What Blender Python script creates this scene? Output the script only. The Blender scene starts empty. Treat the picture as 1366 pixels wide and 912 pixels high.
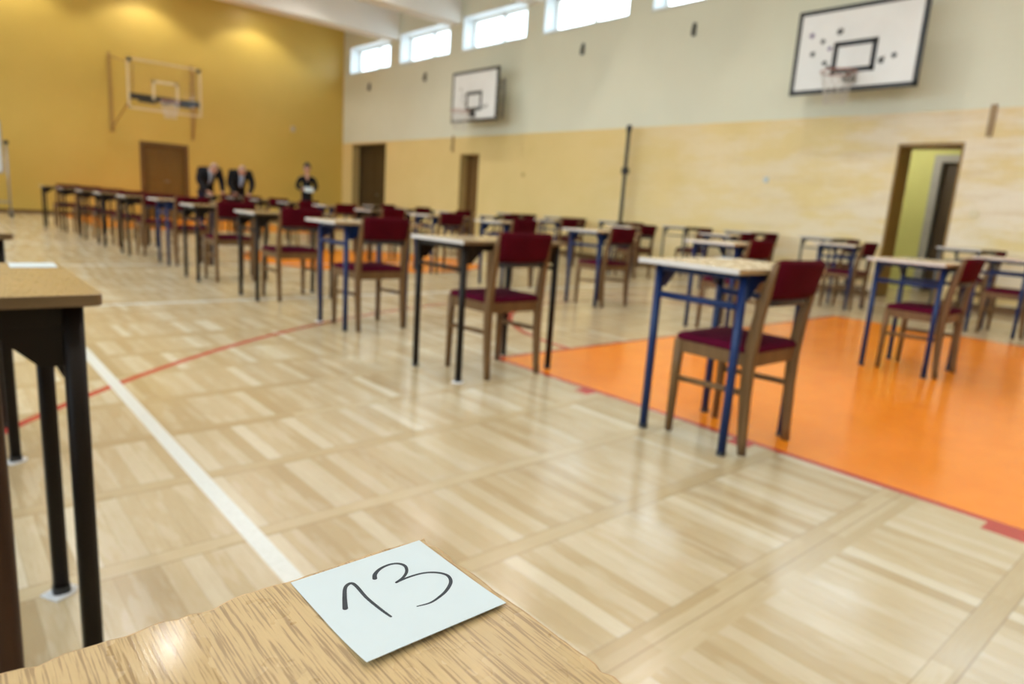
import bpy, bmesh, math, random
from mathutils import Vector, Matrix, Euler
random.seed(7)
PI = math.pi
S = bpy.context.scene
COL = S.collection

# ------------------------------------------------------------------ helpers
def link(o):
    COL.objects.link(o); return o

def tag(o, label=None, cat=None, group=None, kind=None):
    if label: o['label'] = label
    if cat: o['category'] = cat
    if group: o['group'] = group
    if kind: o['kind'] = kind
    return o

def thing(name, loc=(0, 0, 0), rz=0.0, label=None, cat=None, group=None):
    o = bpy.data.objects.new(name, None)
    o.empty_display_size = 0.1
    o.location = loc; o.rotation_euler = (0, 0, rz)
    link(o)
    return tag(o, label, cat, group)

def obj(name, bm, mat, parent=None, smooth=False):
    me = bpy.data.meshes.new(name)
    bmesh.ops.recalc_face_normals(bm, faces=bm.faces[:])
    bm.to_mesh(me); bm.free()
    for m in (mat if isinstance(mat, (list, tuple)) else [mat]):
        me.materials.append(m)
    if smooth:
        for p in me.polygons: p.use_smooth = True
    o = bpy.data.objects.new(name, me); link(o)
    if parent is not None: o.parent = parent
    return o

def struct(name, bm, mat, parent=None, smooth=False):
    return tag(obj(name, bm, mat, parent, smooth), kind='structure')

def dup(root, loc=None, rz=None):
    c = root.copy(); COL.objects.link(c)
    for ch in list(root.children):
        d = ch.copy(); COL.objects.link(d); d.parent = c
        for g in list(ch.children):
            e = g.copy(); COL.objects.link(e); e.parent = d
    if loc is not None: c.location = loc
    if rz is not None: c.rotation_euler = (0, 0, rz)
    return c

def new(): return bmesh.new()

def box(bm, x0, x1, y0, y1, z0, z1, bev=0.0, mi=0, seg=2):
    vs = [bm.verts.new((x, y, z)) for x in (x0, x1) for y in (y0, y1) for z in (z0, z1)]
    q = [(0, 1, 3, 2), (4, 6, 7, 5), (0, 4, 5, 1), (2, 3, 7, 6), (0, 2, 6, 4), (1, 5, 7, 3)]
    fs = [bm.faces.new([vs[i] for i in f]) for f in q]
    for f in fs: f.material_index = mi
    if bev > 0:
        es = list({e for f in fs for e in f.edges})
        bmesh.ops.bevel(bm, geom=es, offset=bev, segments=seg, affect='EDGES', profile=0.7)

def sweep(bm, path, prof, close=True, mi=0):
    """path: list of (pos, xaxis, yaxis); prof: list of lists of 2D or one 2D list."""
    rings = []
    for i, (p, ax, ay) in enumerate(path):
        pr = prof[i] if isinstance(prof[0][0], (list, tuple)) else prof
        rings.append([bm.verts.new(Vector(p) + Vector(ax) * u + Vector(ay) * v) for u, v in pr])
    n = len(rings[0])
    for a, b in zip(rings[:-1], rings[1:]):
        for k in range(n):
            f = bm.faces.new((a[k], a[(k + 1) % n], b[(k + 1) % n], b[k])); f.material_index = mi
    if close:
        bm.faces.new(rings[0][::-1]).material_index = mi
        bm.faces.new(rings[-1]).material_index = mi

def rprof(w, d, r=0.25, n=3):
    """rounded rectangle outline, w x d"""
    r = r * min(w, d); out = []
    for cx, cy, a0 in ((w/2-r, d/2-r, 0), (-w/2+r, d/2-r, 90), (-w/2+r, -d/2+r, 180), (w/2-r, -d/2+r, 270)):
        for k in range(n):
            a = math.radians(a0 + 90*k/(n-1)); out.append((cx + r*math.cos(a), cy + r*math.sin(a)))
    return out

def bar(bm, a, b, w, d=None, r=0.25, w2=None, d2=None):
    """rounded-rectangular bar from a to b, tapering to w2 x d2"""
    a, b = Vector(a), Vector(b); t = (b - a).normalized()
    up = Vector((0, 1, 0)) if abs(t.y) < 0.9 else Vector((0, 0, 1))
    ax = up.cross(t).normalized(); ay = t.cross(ax).normalized()
    d = d or w
    sweep(bm, [(a, ax, ay), (b, ax, ay)], [rprof(w, d, r), rprof(w2 or w, d2 or d, r)])

def tube(bm, pts, r, n=10, mi=0, cyc=False):
    pts = [Vector(p) for p in pts]; rings = []; N = len(pts)
    prev = None
    for i, p in enumerate(pts):
        if cyc: t = pts[(i+1) % N] - pts[i-1]
        else: t = pts[min(i+1, N-1)] - pts[max(i-1, 0)]
        t.normalize()
        if prev is None:
            u = Vector((0, 0, 1)) if abs(t.z) < 0.9 else Vector((1, 0, 0))
            ax = u.cross(t).normalized()
        else:
            ax = (prev - t * prev.dot(t)).normalized()
        prev = ax; ay = t.cross(ax)
        rr = r[i] if isinstance(r, (list, tuple)) else r
        rings.append([bm.verts.new(p + (ax*math.cos(2*PI*k/n) + ay*math.sin(2*PI*k/n))*rr) for k in range(n)])
    for i in range(N if cyc else N-1):
        a, b = rings[i], rings[(i+1) % N]
        for k in range(n):
            bm.faces.new((a[k], a[(k+1) % n], b[(k+1) % n], b[k])).material_index = mi
    if not cyc:
        bm.faces.new(rings[0][::-1]).material_index = mi; bm.faces.new(rings[-1]).material_index = mi

def lathe(bm, prof, c=(0, 0, 0), n=24, mi=0):
    rings = []
    for r, z in prof:
        rings.append([bm.verts.new((c[0]+r*math.cos(2*PI*k/n), c[1]+r*math.sin(2*PI*k/n), c[2]+z)) for k in range(n)])
    for a, b in zip(rings[:-1], rings[1:]):
        for k in range(n):
            bm.faces.new((a[k], a[(k+1) % n], b[(k+1) % n], b[k])).material_index = mi
    if prof[0][0] > 1e-6: bm.faces.new(rings[0][::-1]).material_index = mi
    if prof[-1][0] > 1e-6: bm.faces.new(rings[-1]).material_index = mi

def prism(bm, poly, axis, a, b, mi=0):
    """extrude 2D polygon along axis ('x','y','z') from a to b"""
    def P(u, v, t):
        return {'x': (t, u, v), 'y': (u, t, v), 'z': (u, v, t)}[axis]
    r0 = [bm.verts.new(P(u, v, a)) for u, v in poly]; r1 = [bm.verts.new(P(u, v, b)) for u, v in poly]
    n = len(poly)
    for k in range(n): bm.faces.new((r0[k], r0[(k+1) % n], r1[(k+1) % n], r1[k])).material_index = mi
    bm.faces.new(r0[::-1]).material_index = mi; bm.faces.new(r1).material_index = mi

# ------------------------------------------------------------------ materials
class NT:
    def __init__(s, name):
        s.m = bpy.data.materials.new(name); s.m.use_nodes = True
        s.t = s.m.node_tree; s.n = s.t.nodes
        s.b = s.n['Principled BSDF']; s.out = s.n['Material Output']
        s._co = None
    def co(s):
        if s._co is None: s._co = s.n.new('ShaderNodeTexCoord')
        return s._co.outputs['Object']
    def L(s, a, b):
        s.t.links.new(a, b)
    def set(s, sock, v):
        if isinstance(v, bpy.types.NodeSocket): s.L(v, sock)
        else: sock.default_value = v
    def math(s, op, a, b=0.0, c=None, clamp=False):
        k = s.n.new('ShaderNodeMath'); k.operation = op; k.use_clamp = clamp
        s.set(k.inputs[0], a); s.set(k.inputs[1], b)
        if c is not None: s.set(k.inputs[2], c)
        return k.outputs[0]
    def sep(s, v):
        k = s.n.new('ShaderNodeSeparateXYZ'); s.L(v, k.inputs[0]); return k.outputs
    def comb(s, x, y, z=0.0):
        k = s.n.new('ShaderNodeCombineXYZ')
        for i, v in enumerate((x, y, z)): s.set(k.inputs[i], v)
        return k.outputs[0]
    def white(s, v):
        k = s.n.new('ShaderNodeTexWhiteNoise'); k.noise_dimensions = '3D'; s.L(v, k.inputs['Vector']); return k.outputs['Value']
    def noise(s, scale=5, detail=3, rough=.5, vec=None, stretch=None):
        v = vec if vec is not None else s.co()
        if stretch:
            mp = s.n.new('ShaderNodeMapping'); mp.inputs['Scale'].default_value = stretch
            s.L(v, mp.inputs['Vector']); v = mp.outputs[0]
        k = s.n.new('ShaderNodeTexNoise'); k.inputs['Scale'].default_value = scale
        k.inputs['Detail'].default_value = detail; k.inputs['Roughness'].default_value = rough
        s.L(v, k.inputs['Vector']); return k.outputs['Fac']
    def ramp(s, f, stops):
        k = s.n.new('ShaderNodeValToRGB'); el = k.color_ramp.elements
        while len(el) < len(stops): el.new(0.5)
        for e, (p, c) in zip(el, stops):
            e.position = p; e.color = (*c, 1) if len(c) == 3 else c
        s.set(k.inputs[0], f); return k.outputs[0]
    def mix(s, f, a, b, mode='MIX'):
        k = s.n.new('ShaderNodeMix'); k.data_type = 'RGBA'; k.blend_type = mode
        s.set(k.inputs[0], f)
        for sock, v in ((k.inputs[6], a), (k.inputs[7], b)):
            if isinstance(v, tuple): v = (*v, 1) if len(v) == 3 else v
            s.set(sock, v)
        return k.outputs[2]
    def bump(s, h, strength=.2, dist=.01):
        k = s.n.new('ShaderNodeBump'); k.inputs['Strength'].default_value = strength
        k.inputs['Distance'].default_value = dist; s.L(h, k.inputs['Height'])
        s.L(k.outputs[0], s.b.inputs['Normal'])
    def fin(s, col=None, rough=.5, metal=0.0, spec=.5, coat=0.0, coat_r=.1):
        if col is not None:
            if isinstance(col, tuple): col = (*col, 1) if len(col) == 3 else col
            s.set(s.b.inputs['Base Color'], col)
        s.set(s.b.inputs['Roughness'], rough); s.b.inputs['Metallic'].default_value = metal
        s.b.inputs['Specular IOR Level'].default_value = spec
        s.b.inputs['Coat Weight'].default_value = coat; s.b.inputs['Coat Roughness'].default_value = coat_r
        return s.m

def paint(name, c, rough=.5, metal=0.0, spec=.5, var=.06, scale=12, coat=0.0):
    t = NT(name); f = t.noise(scale, 4, .6)
    a = tuple(max(0, x*(1-var)) for x in c); b = tuple(min(1, x*(1+var)) for x in c)
    return t.fin(t.ramp(f, [(.3, a), (.7, b)]), rough, metal, spec, coat)

def wood(name, c0, c1, axis='y', scale=18, rough=.4, spec=.5, coat=0.0):
    t = NT(name)
    st = {'x': (1, 14, 14), 'y': (14, 1, 14), 'z': (14, 14, 1)}[axis]
    f = t.noise(scale/4, 5, .65, stretch=st)
    col = t.ramp(f, [(.3, c0), (.7, c1)])
    t.bump(f, .06, .002)
    return t.fin(col, rough, 0, spec, coat)

def fabric(name, c):
    t = NT(name); f = t.noise(420, 2, .6); g = t.noise(9, 3, .5)
    col = t.ramp(g, [(.3, tuple(x*.85 for x in c)), (.7, tuple(min(1, x*1.15) for x in c))])
    t.bump(f, .25, .001)
    m = t.fin(col, .95, 0, .08)
    t.b.inputs['Sheen Weight'].default_value = .0
    t.b.inputs['Sheen Roughness'].default_value = .5
    return m

M = {}
M['maroon'] = fabric('maroon_fabric', (.066, .002, .0065))
M['chairwood'] = wood('chair_beech', (.108, .053, .018), (.175, .092, .034), 'z', 20, .45, .25)
M['seatmaroon'] = fabric('lit_seat_fabric', (.080, .0025, .016))  # maroon copy with the brighter purple of the lit seat top in its colour
M['blue'] = paint('blue_enamel', (.003, .017, .078), .4, 0, .3, .08)
M['brownmetal'] = paint('brown_enamel', (.010, .0055, .003), .45, 0, .2, .1)
M['dimmetal'] = paint('dim_grey_enamel', (.085, .078, .070), .4)
M['darkchair'] = wood('dark_chair_wood', (.028, .010, .004), (.05, .020, .008), 'z', 20, .45, .25)
M['cleat'] = wood('cleat_wood', (.30, .19, .085), (.40, .27, .13), 'z', 10, .5)
M['felt'] = paint('white_felt', (.75, .77, .80), .9, 0, .2)
M['white'] = paint('white_paint', (.80, .79, .75), .5, 0, .4, .03, 3)
M['whitegloss'] = paint('white_board_face', (.78, .80, .80), .35, 0, .4, .03, 3)
M['black'] = paint('black_paint', (.02, .022, .026), .45)
M['steel'] = paint('grey_steel', (.35, .35, .36), .35, .8)
M['greypaint'] = paint('grey_paint', (.33, .33, .32), .5)
M['paper'] = paint('white_card', (.565, .625, .64), .75, 0, .25, .012, 40)
M['ink'] = paint('dark_ink', (.030, .036, .045), .6, 0, .3, .25, 300)
M['orange_rim'] = paint('red_rim', (.40, .16, .12), .5)
M['rope'] = paint('net_cord', (.62, .60, .56), .8)
M['darkwood'] = wood('dark_door_wood', (.040, .022, .006), (.062, .036, .012), 'z', 10, .45)
M['doorwood'] = wood('door_wood', (.13, .066, .018), (.20, .105, .030), 'z', 10, .42)
M['framewood'] = wood('frame_wood', (.17, .082, .018), (.25, .125, .035), 'z', 10, .42)
M['ochrewood'] = wood('ochre_door_wood', (.15, .080, .010), (.21, .115, .018), 'z', 10, .42)
M['ochreframe'] = wood('ochre_frame_wood', (.25, .135, .022), (.33, .185, .035), 'z', 10, .42)
M['skin'] = paint('skin', (.55, .30, .21), .5, 0, .4, .05)
M['suit'] = paint('dark_suit', (.010, .011, .014), .8, 0, .2)
M['dress'] = paint('black_dress', (.007, .007, .010), .8, 0, .2)
M['trousers'] = paint('navy_trousers', (.012, .014, .03), .8, 0, .2)
M['shirtgrey'] = paint('pale_grey_shirt', (.42, .44, .48), .8)
M['shirtblue'] = paint('light_blue_shirt', (.42, .52, .72), .8)
M['tie'] = paint('dark_tie', (.05, .055, .08), .7)
M['hairgrey'] = paint('short_grey_hair', (.40, .25, .18), .6)
M['hairdark'] = paint('dark_hair', (.015, .010, .008), .6)
M['shoe'] = paint('black_shoes', (.01, .01, .01), .35)

def clear(name, tint=(1, 1, 1), refl=.10, gain=.5):
    """thin clear pane: passes light straight through, with a weak mirror reflection"""
    m = bpy.data.materials.new(name); m.use_nodes = True
    n = m.node_tree.nodes; l = m.node_tree.links; n.remove(n['Principled BSDF'])
    tr = n.new('ShaderNodeBsdfTransparent'); tr.inputs[0].default_value = (*tint, 1)
    gl = n.new('ShaderNodeBsdfGlossy'); gl.inputs['Roughness'].default_value = .03
    lw = n.new('ShaderNodeLayerWeight'); lw.inputs[0].default_value = .25
    mu = n.new('ShaderNodeMath'); mu.operation = 'MULTIPLY_ADD'; mu.inputs[1].default_value = gain; mu.inputs[2].default_value = refl*.4
    l.new(lw.outputs['Fresnel'], mu.inputs[0])
    mx = n.new('ShaderNodeMixShader'); l.new(mu.outputs[0], mx.inputs[0]); l.new(tr.outputs[0], mx.inputs[1]); l.new(gl.outputs[0], mx.inputs[2])
    l.new(mx.outputs[0], n['Material Output'].inputs[0])
    return m
M['glass'] = clear('window_glass', (.96, .99, 1))
M['acrylic'] = clear('clear_acrylic', (.985, .975, .95), .04, .10)

def glow(name, c, s):
    t = NT(name); t.fin((.8, .8, .8), .4)
    t.b.inputs['Emission Color'].default_value = (*c, 1); t.b.inputs['Emission Strength'].default_value = s
    return t.m
M['lamp'] = glow('lamp_lens', (1.0, .965, .90), 60.0)

# desk-top laminates ---------------------------------------------------------
def laminate(name, base, dark, rough, polished=None):
    t = NT(name)
    fine = t.noise(60, 4, .62, stretch=(22, 1.3, 1))
    pores = t.noise(72, 3, .55, stretch=(13, .42, 1))
    big = t.noise(3.0, 3, .5, stretch=(5, 1, 1))
    col = t.ramp(big, [(.3, tuple(x*.88 for x in base)), (.7, tuple(min(1, x*1.10) for x in base))])
    k = t.ramp(pores, [(.51, (0, 0, 0)), (.60, (1, 1, 1))])
    col = t.mix(t.math('MULTIPLY', k, .70), col, dark)
    k2 = t.ramp(fine, [(.35, (0, 0, 0)), (.75, (1, 1, 1))])
    col = t.mix(t.math('MULTIPLY', k2, .22), col, tuple(x*.6 for x in base))
    t.bump(pores, .05, .0006)
    r = t.ramp(t.noise(30, 3, .6), [(.3, (rough*.8,)*3), (.7, (rough*1.25,)*3)])
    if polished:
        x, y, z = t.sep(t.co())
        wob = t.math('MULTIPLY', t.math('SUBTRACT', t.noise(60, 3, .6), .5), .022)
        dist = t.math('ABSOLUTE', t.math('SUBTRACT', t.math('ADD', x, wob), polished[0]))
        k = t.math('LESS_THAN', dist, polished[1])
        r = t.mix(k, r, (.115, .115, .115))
    return t.fin(col, r, 0, .5)
M['oak'] = laminate('oak_laminate', (.465, .335, .175), (.19, .115, .055), .19)
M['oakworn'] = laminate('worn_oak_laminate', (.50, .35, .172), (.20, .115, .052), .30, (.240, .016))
M['beech'] = laminate('pale_beech_laminate', (.58, .46, .29), (.53, .41, .25), .25)
M['edge'] = wood('desk_edge_strip', (.10, .058, .022), (.17, .10, .042), 'x', 16, .4)
M['daylitedge'] = wood('daylit_edge_strip', (.52, .46, .42), (.62, .57, .53), 'y', 16, .25)  # whitish window light on the short desk edges, put into their colour
M['tanedge'] = wood('tan_edge_strip', (.30, .185, .08), (.38, .25, .12), 'x', 16, .4)
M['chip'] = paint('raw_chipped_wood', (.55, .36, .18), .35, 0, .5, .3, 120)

# gym floor ------------------------------------------------------------------
def floor_material():
    t = NT('sports_parquet')
    x, y, z = t.sep(t.co())
    P = .4767; SW = .062
    v = t.math('DIVIDE', t.math('SUBTRACT', y, .833), P)
    k = t.math('FLOOR', v); fv = t.math('FRACT', v)
    strip = t.math('GREATER_THAN', fv, 1 - SW/P)
    # a doubled strip every eighth bay
    dbl = t.math('MULTIPLY', t.math('LESS_THAN', t.math('ABSOLUTE', t.math('SUBTRACT', t.math('MODULO', t.math('ADD', k, 81), 8), 0)), .5),
                 t.math('GREATER_THAN', fv, 1 - 2*SW/P))
    strip = t.math('MAXIMUM', strip, dbl)
    row2 = t.math('FLOOR', t.math('DIVIDE', y, SW))
    off = t.math('MULTIPLY', t.white(t.comb(k, 3.3, 1.7)), .5)
    pw = .052
    px = t.math('DIVIDE', t.math('ADD', x, off), pw)
    idb = t.math('FLOOR', px)
    rb = t.white(t.comb(idb, k, .5))
    sx = t.math('DIVIDE', t.math('ADD', x, t.math('MULTIPLY', row2, .137)), .47)
    rs = t.white(t.comb(t.math('FLOOR', sx), row2, 9.5))
    baycol = t.ramp(rb, [(0, (.46, .35, .195)), (.22, (.53, .42, .25)), (.6, (.58, .475, .305)), (.87, (.625, .535, .37)), (1, (.72, .655, .50))])
    grain = t.noise(16, 4, .6, stretch=(9, .8, 1))
    baycol = t.mix(t.math('MULTIPLY', t.ramp(grain, [(.35, (0,)*3), (.72, (1,)*3)]), .32), baycol, (.45, .31, .15))
    sap = t.noise(7, 5, .6, vec=t.comb(t.math('MULTIPLY', x, 2.6), t.math('MULTIPLY', y, .42), t.math('MULTIPLY', k, .71)))
    baycol = t.mix(t.math('MULTIPLY', t.ramp(sap, [(.53, (0,)*3), (.60, (1,)*3)]), .22), baycol, (.78, .71, .56))
    strcol = t.ramp(rs, [(0, (.48, .37, .205)), (.6, (.545, .435, .26)), (1, (.61, .505, .325))])
    g2 = t.noise(16, 4, .6, stretch=(.8, 9, 1))
    strcol = t.mix(t.math('MULTIPLY', t.ramp(g2, [(.35, (0,)*3), (.72, (1,)*3)]), .3), strcol, (.40, .27, .13))
    col = t.mix(strip, baycol, strcol)
    fx = t.math('FRACT', px)
    gap = t.math('MULTIPLY', t.math('LESS_THAN', fx, .022), t.math('SUBTRACT', 1.0, strip))
    gap2 = t.math('LESS_THAN', t.math('ABSOLUTE', t.math('SUBTRACT', fv, 1 - SW/P)), .005)
    gap3 = t.math('LESS_THAN', fv, .007)
    gap = t.math('MAXIMUM', gap, t.math('MAXIMUM', gap2, gap3))
    col = t.mix(t.math('MULTIPLY', gap, .5), col, (.22, .14, .065))
    # painted courts
    def band(v, c, w): return t.math('LESS_THAN', t.math('ABSOLUTE', t.math('SUBTRACT', v, c)), w/2)
    def rng(v, a, b): return t.math('MULTIPLY', t.math('GREATER_THAN', v, a), t.math('LESS_THAN', v, b))
    def AND(a, b): return t.math('MULTIPLY', a, b)
    def OR(*q):
        r = q[0]
        for w in q[1:]: r = t.math('MAXIMUM', r, w)
        return r
    def rad(cx, cy):
        dx = t.math('SUBTRACT', x, cx); dy = t.math('SUBTRACT', y, cy)
        return t.math('SQRT', t.math('ADD', t.math('MULTIPLY', dx, dx), t.math('MULTIPLY', dy, dy)))
    CX = 5.16; KL, KR = 2.70, 7.62; FT = 3.18; MID = 9.4
    FT2 = 2*MID - FT
    orange = OR(AND(rng(x, KL, KR), rng(y, -2.9, FT)), AND(rng(x, KL, KR), rng(y, FT2, 21)), t.math('LESS_THAN', rad(CX, MID), 1.8))
    red = OR(AND(OR(band(x, KL, .04), band(x, KR, .04)), OR(rng(y, -2.9, FT), rng(y, FT2, 21))),
             AND(OR(band(y, FT, .04), band(y, FT2, .04)), rng(x, KL-.02, KR+.02)),
             AND(band(rad(CX, -1.14), 6.5, .045), t.math('GREATER_THAN', y, -1.14)),
             AND(band(rad(CX, 2*MID+1.14), 6.5, .045), t.math('LESS_THAN', y, 2*MID+1.14)),
             AND(band(rad(CX, FT), 1.78, .05), t.math('GREATER_THAN', y, FT)),
             AND(band(rad(CX, FT2), 1.78, .05), t.math('LESS_THAN', y, FT2)),
             band(rad(CX, MID), 1.8, .05))
    marks = AND(rng(x, KL-.10, KL), OR(rng(y, 2.30, 2.40), rng(y, 1.37, 1.47), rng(y, .12, .50)))
    red = OR(red, marks)
    whitel = OR(AND(band(x, .632, .052), rng(y, .45, 18.5)), AND(band(x, 9.66, .052), rng(y, .45, 18.5)),
                AND(OR(band(y, 5.91, .055), band(y, 8.78, .055), band(y, 11.7, .055)), rng(x, .61, 9.68)))
    wear = t.noise(7, 4, .6)
    ocol = t.ramp(wear, [(.3, (.90, .245, .009)), (.7, (.95, .285, .014))])
    col = t.mix(orange, col, ocol)
    col = t.mix(red, col, (.46, .035, .032))
    col = t.mix(whitel, col, t.ramp(t.noise(60, 3, .6), [(.25, (.70, .74, .72)), (.6, (.80, .84, .83))]))
    rough = t.ramp(t.noise(2.2, 4, .6), [(.3, (.16,)*3), (.7, (.25,)*3)])
    wob = t.noise(3.0, 2, .5)
    t.bump(t.math('ADD', wob, t.math('MULTIPLY', gap, -.25)), .03, .01)
    return t.fin(col, rough, 0, .8)
M['floor'] = floor_material()

def wall_right_material():
    t = NT('two_tone_wall')
    x, y, z = t.sep(t.co())
    up = t.math('GREATER_THAN', t.math('ADD', z, t.math('MULTIPLY', t.noise(1.5, 2, .5), .01)), 2.625)
    # courses of painted glazed brick
    rr = t.math('DIVIDE', z, .075); fz = t.math('FRACT', rr)
    hh = t.math('FRACT', t.math('ADD', t.math('DIVIDE', y, .26), t.math('MULTIPLY', t.math('MODULO', t.math('FLOOR', rr), 2), .5)))
    joint = t.math('MAXIMUM', t.math('LESS_THAN', fz, .10), t.math('LESS_THAN', hh, .03))
    g = t.noise(1.1, 4, .55)
    low = t.ramp(g, [(.3, (.73, .565, .24)), (.7, (.78, .61, .285))])
    # chalky worn patches, strongest along the near half of the wall
    pat = t.noise(1.15, 6, .66, stretch=(1, .75, 2.6))
    pk = t.ramp(pat, [(.42, (0,)*3), (.58, (1,)*3)])
    near = t.math('MULTIPLY_ADD', y, -.12, 1.25, clamp=True)
    low = t.mix(t.math('MULTIPLY', t.math('MULTIPLY', pk, near), .9), low, (.82, .72, .57))
    pat2 = t.noise(1.6, 4, .6, stretch=(1, .5, 3.2))
    low = t.mix(t.math('MULTIPLY', t.math('MULTIPLY', t.ramp(pat2, [(.52, (0,)*3), (.7, (1,)*3)]), near), .5), low, (.62, .44, .20))
    low = t.mix(t.math('MULTIPLY', joint, .13), low, (.40, .28, .12))
    hi = t.ramp(t.noise(.8, 3, .5), [(.3, (.69, .695, .56)), (.7, (.735, .74, .605))])
    hi = t.mix(t.math('MULTIPLY', joint, .08), hi, (.45, .40, .27))
    t.bump(joint, -.12, .004)
    return t.fin(t.mix(up, low, hi), t.math('MULTIPLY_ADD', up, .25, .38), 0, .45)
M['wallright'] = wall_right_material()

def wall_far_material():
    t = NT('ochre_wall')
    x, y, z = t.sep(t.co())
    rr = t.math('DIVIDE', z, .075); fz = t.math('FRACT', rr)
    hh = t.math('FRACT', t.math('ADD', t.math('DIVIDE', x, .26), t.math('MULTIPLY', t.math('MODULO', t.math('FLOOR', rr), 2), .5)))
    joint = t.math('MAXIMUM', t.math('LESS_THAN', fz, .10), t.math('LESS_THAN', hh, .03))
    c = t.ramp(t.noise(.7, 4, .55), [(.3, (.60, .425, .088)), (.7, (.65, .465, .108))])
    c = t.mix(t.math('MULTIPLY', joint, .12), c, (.36, .21, .05))
    t.bump(joint, -.12, .004)
    return t.fin(c, .42, 0, .45)
M['wallfar'] = wall_far_material()
M['walltan'] = paint('tan_reveal', (.52, .38, .15), .6, 0, .4, .05, 2)
M['corridor'] = paint('yellow_green_wall', (.55, .56, .20), .6, 0, .4, .04, 2)
M['corrfloor'] = paint('corridor_floor', (.42, .30, .16), .4, 0, .4, .1, 2)
M['ceil'] = paint('white_plaster', (.84, .82, .78), .8, 0, .3, .03, 1)
M['reveal'] = paint('white_reveal', (.78, .82, .84), .6, 0, .3, .03, 2)

# ------------------------------------------------------------------ the room
XW, YW, XL, YB, ZC = 10.6, 20.9, -4.0, -6.5, 6.5
WT = .45
def wall_grid(bm, axis, c0, c1, u0, u1, z0, z1, holes):
    """wall slab with rectangular holes (ua,ub,za,zb) cut right through; c0..c1 is its thickness"""
    us = sorted({u0, u1, *[h[0] for h in holes], *[h[1] for h in holes]})
    zs = sorted({z0, z1, *[h[2] for h in holes], *[h[3] for h in holes]})
    def P(c, u, z): return (c, u, z) if axis == 'x' else (u, c, z)
    cache = {}
    def V(c, u, z):
        k = (round(c, 5), round(u, 5), round(z, 5))
        if k not in cache: cache[k] = bm.verts.new(P(c, u, z))
        return cache[k]
    solid = {}
    for i in range(len(us)-1):
        for j in range(len(zs)-1):
            mu, mz = (us[i]+us[i+1])/2, (zs[j]+zs[j+1])/2
            solid[i, j] = not any(h[0] < mu < h[1] and h[2] < mz < h[3] for h in holes)
    for (i, j), s in solid.items():
        if not s: continue
        a, b, c, d = us[i], us[i+1], zs[j], zs[j+1]
        for cc in (c0, c1): bm.faces.new((V(cc, a, c), V(cc, b, c), V(cc, b, d), V(cc, a, d)))
        for di, dj, p, q in ((-1, 0, (a, c), (a, d)), (1, 0, (b, c), (b, d)), (0, -1, (a, c), (b, c)), (0, 1, (a, d), (b, d))):
            if not solid.get((i+di, j+dj), False):
                bm.faces.new((V(c0, *p), V(c1, *p), V(c1, *q), V(c0, *q)))

bm = new(); box(bm, XL-.5, 14.0, YB-.5, YW+.6, -.2, 0); struct('floor', bm, M['floor'])
bm = new(); box(bm, XL-.5, XW+.6, YB-.5, YW+.6, ZC, ZC+.2); struct('ceiling', bm, M['ceil'])

WIN = [(20.50, 18.06), (17.53, 15.11), (14.56, 12.15), (11.59, 9.19), (8.62, 6.22), (5.65, 3.25), (2.68, .28), (-.29, -2.69), (-3.26, -5.66)]
WZ0, WZ1 = 4.70, 5.50
DOORS = [(18.15, 20.25, 2.58), (13.62, 14.42, 2.20), (3.10, 3.93, 2.20)]   # y0, y1, height
holes = [(b, a, WZ0, WZ1) for a, b in WIN] + [(a, b, 0, h) for a, b, h in DOORS]
bm = new(); wall_grid(bm, 'x', XW, XW+WT, YB, YW+.4, 0, ZC, holes); struct('wall_right', bm, M['wallright'])
FD = (4.63, 5.83, 2.03)
bm = new(); wall_grid(bm, 'y', YW, YW+.4, XL, XW, 0, ZC, [(FD[0], FD[1], 0, FD[2])]); struct('wall_far', bm, M['wallfar'])
LWIN = [(y, y+2.5) for y in (-5.6, -2.63, .34, 3.31, 6.28, 9.25, 12.22, 15.19)]
bm = new(); wall_grid(bm, 'x', XL-.4, XL, YB, YW+.4, 0, ZC, [(a, b, 1.6, 5.3) for a, b in LWIN]); struct('wall_left', bm, M['walltan'])
bm = new(); box(bm, XL-.4, XW+WT, YB-.4, YB, 0, ZC); struct('wall_back', bm, M['wallright'])

# window reveals, frames and panes of the right wall
for i, (y1, y0) in enumerate(WIN):
    xo = XW + WT
    bm = new()
    for a, b, c, d in ((y0, y0+.02, WZ0, WZ1), (y1-.02, y1, WZ0, WZ1), (y0, y1, WZ0, WZ0+.015), (y0, y1, WZ1-.015, WZ1)):
        box(bm, XW+.006, xo-.05, a, b, c, d)
    box(bm, XW-.03, XW+.05, y0, y1, WZ0-.015, WZ0+.02, .005)
    rv = struct('window_%d' % (i+1), bm, M['reveal'])
    fr = new()
    for a, b, c, d in ((y0+.02, y0+.08, WZ0, WZ1), (y1-.08, y1-.02, WZ0, WZ1), (y0, y1, WZ0+.01, WZ0+.07), (y0, y1, WZ1-.07, WZ1-.01),
                       ((y0+y1)/2-.045, (y0+y1)/2+.045, WZ0, WZ1)):
        box(fr, xo-.11, xo-.04, a, b, c, d, .006)
    obj('window_frame', fr, M['white'], rv)
    for a, b in ((y0+.08, (y0+y1)/2-.045), ((y0+y1)/2+.045, y1-.08)):
        g = new(); box(g, xo-.078, xo-.072, a, b, WZ0+.07, WZ1-.07); obj('pane', g, M['glass'], rv)
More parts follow.
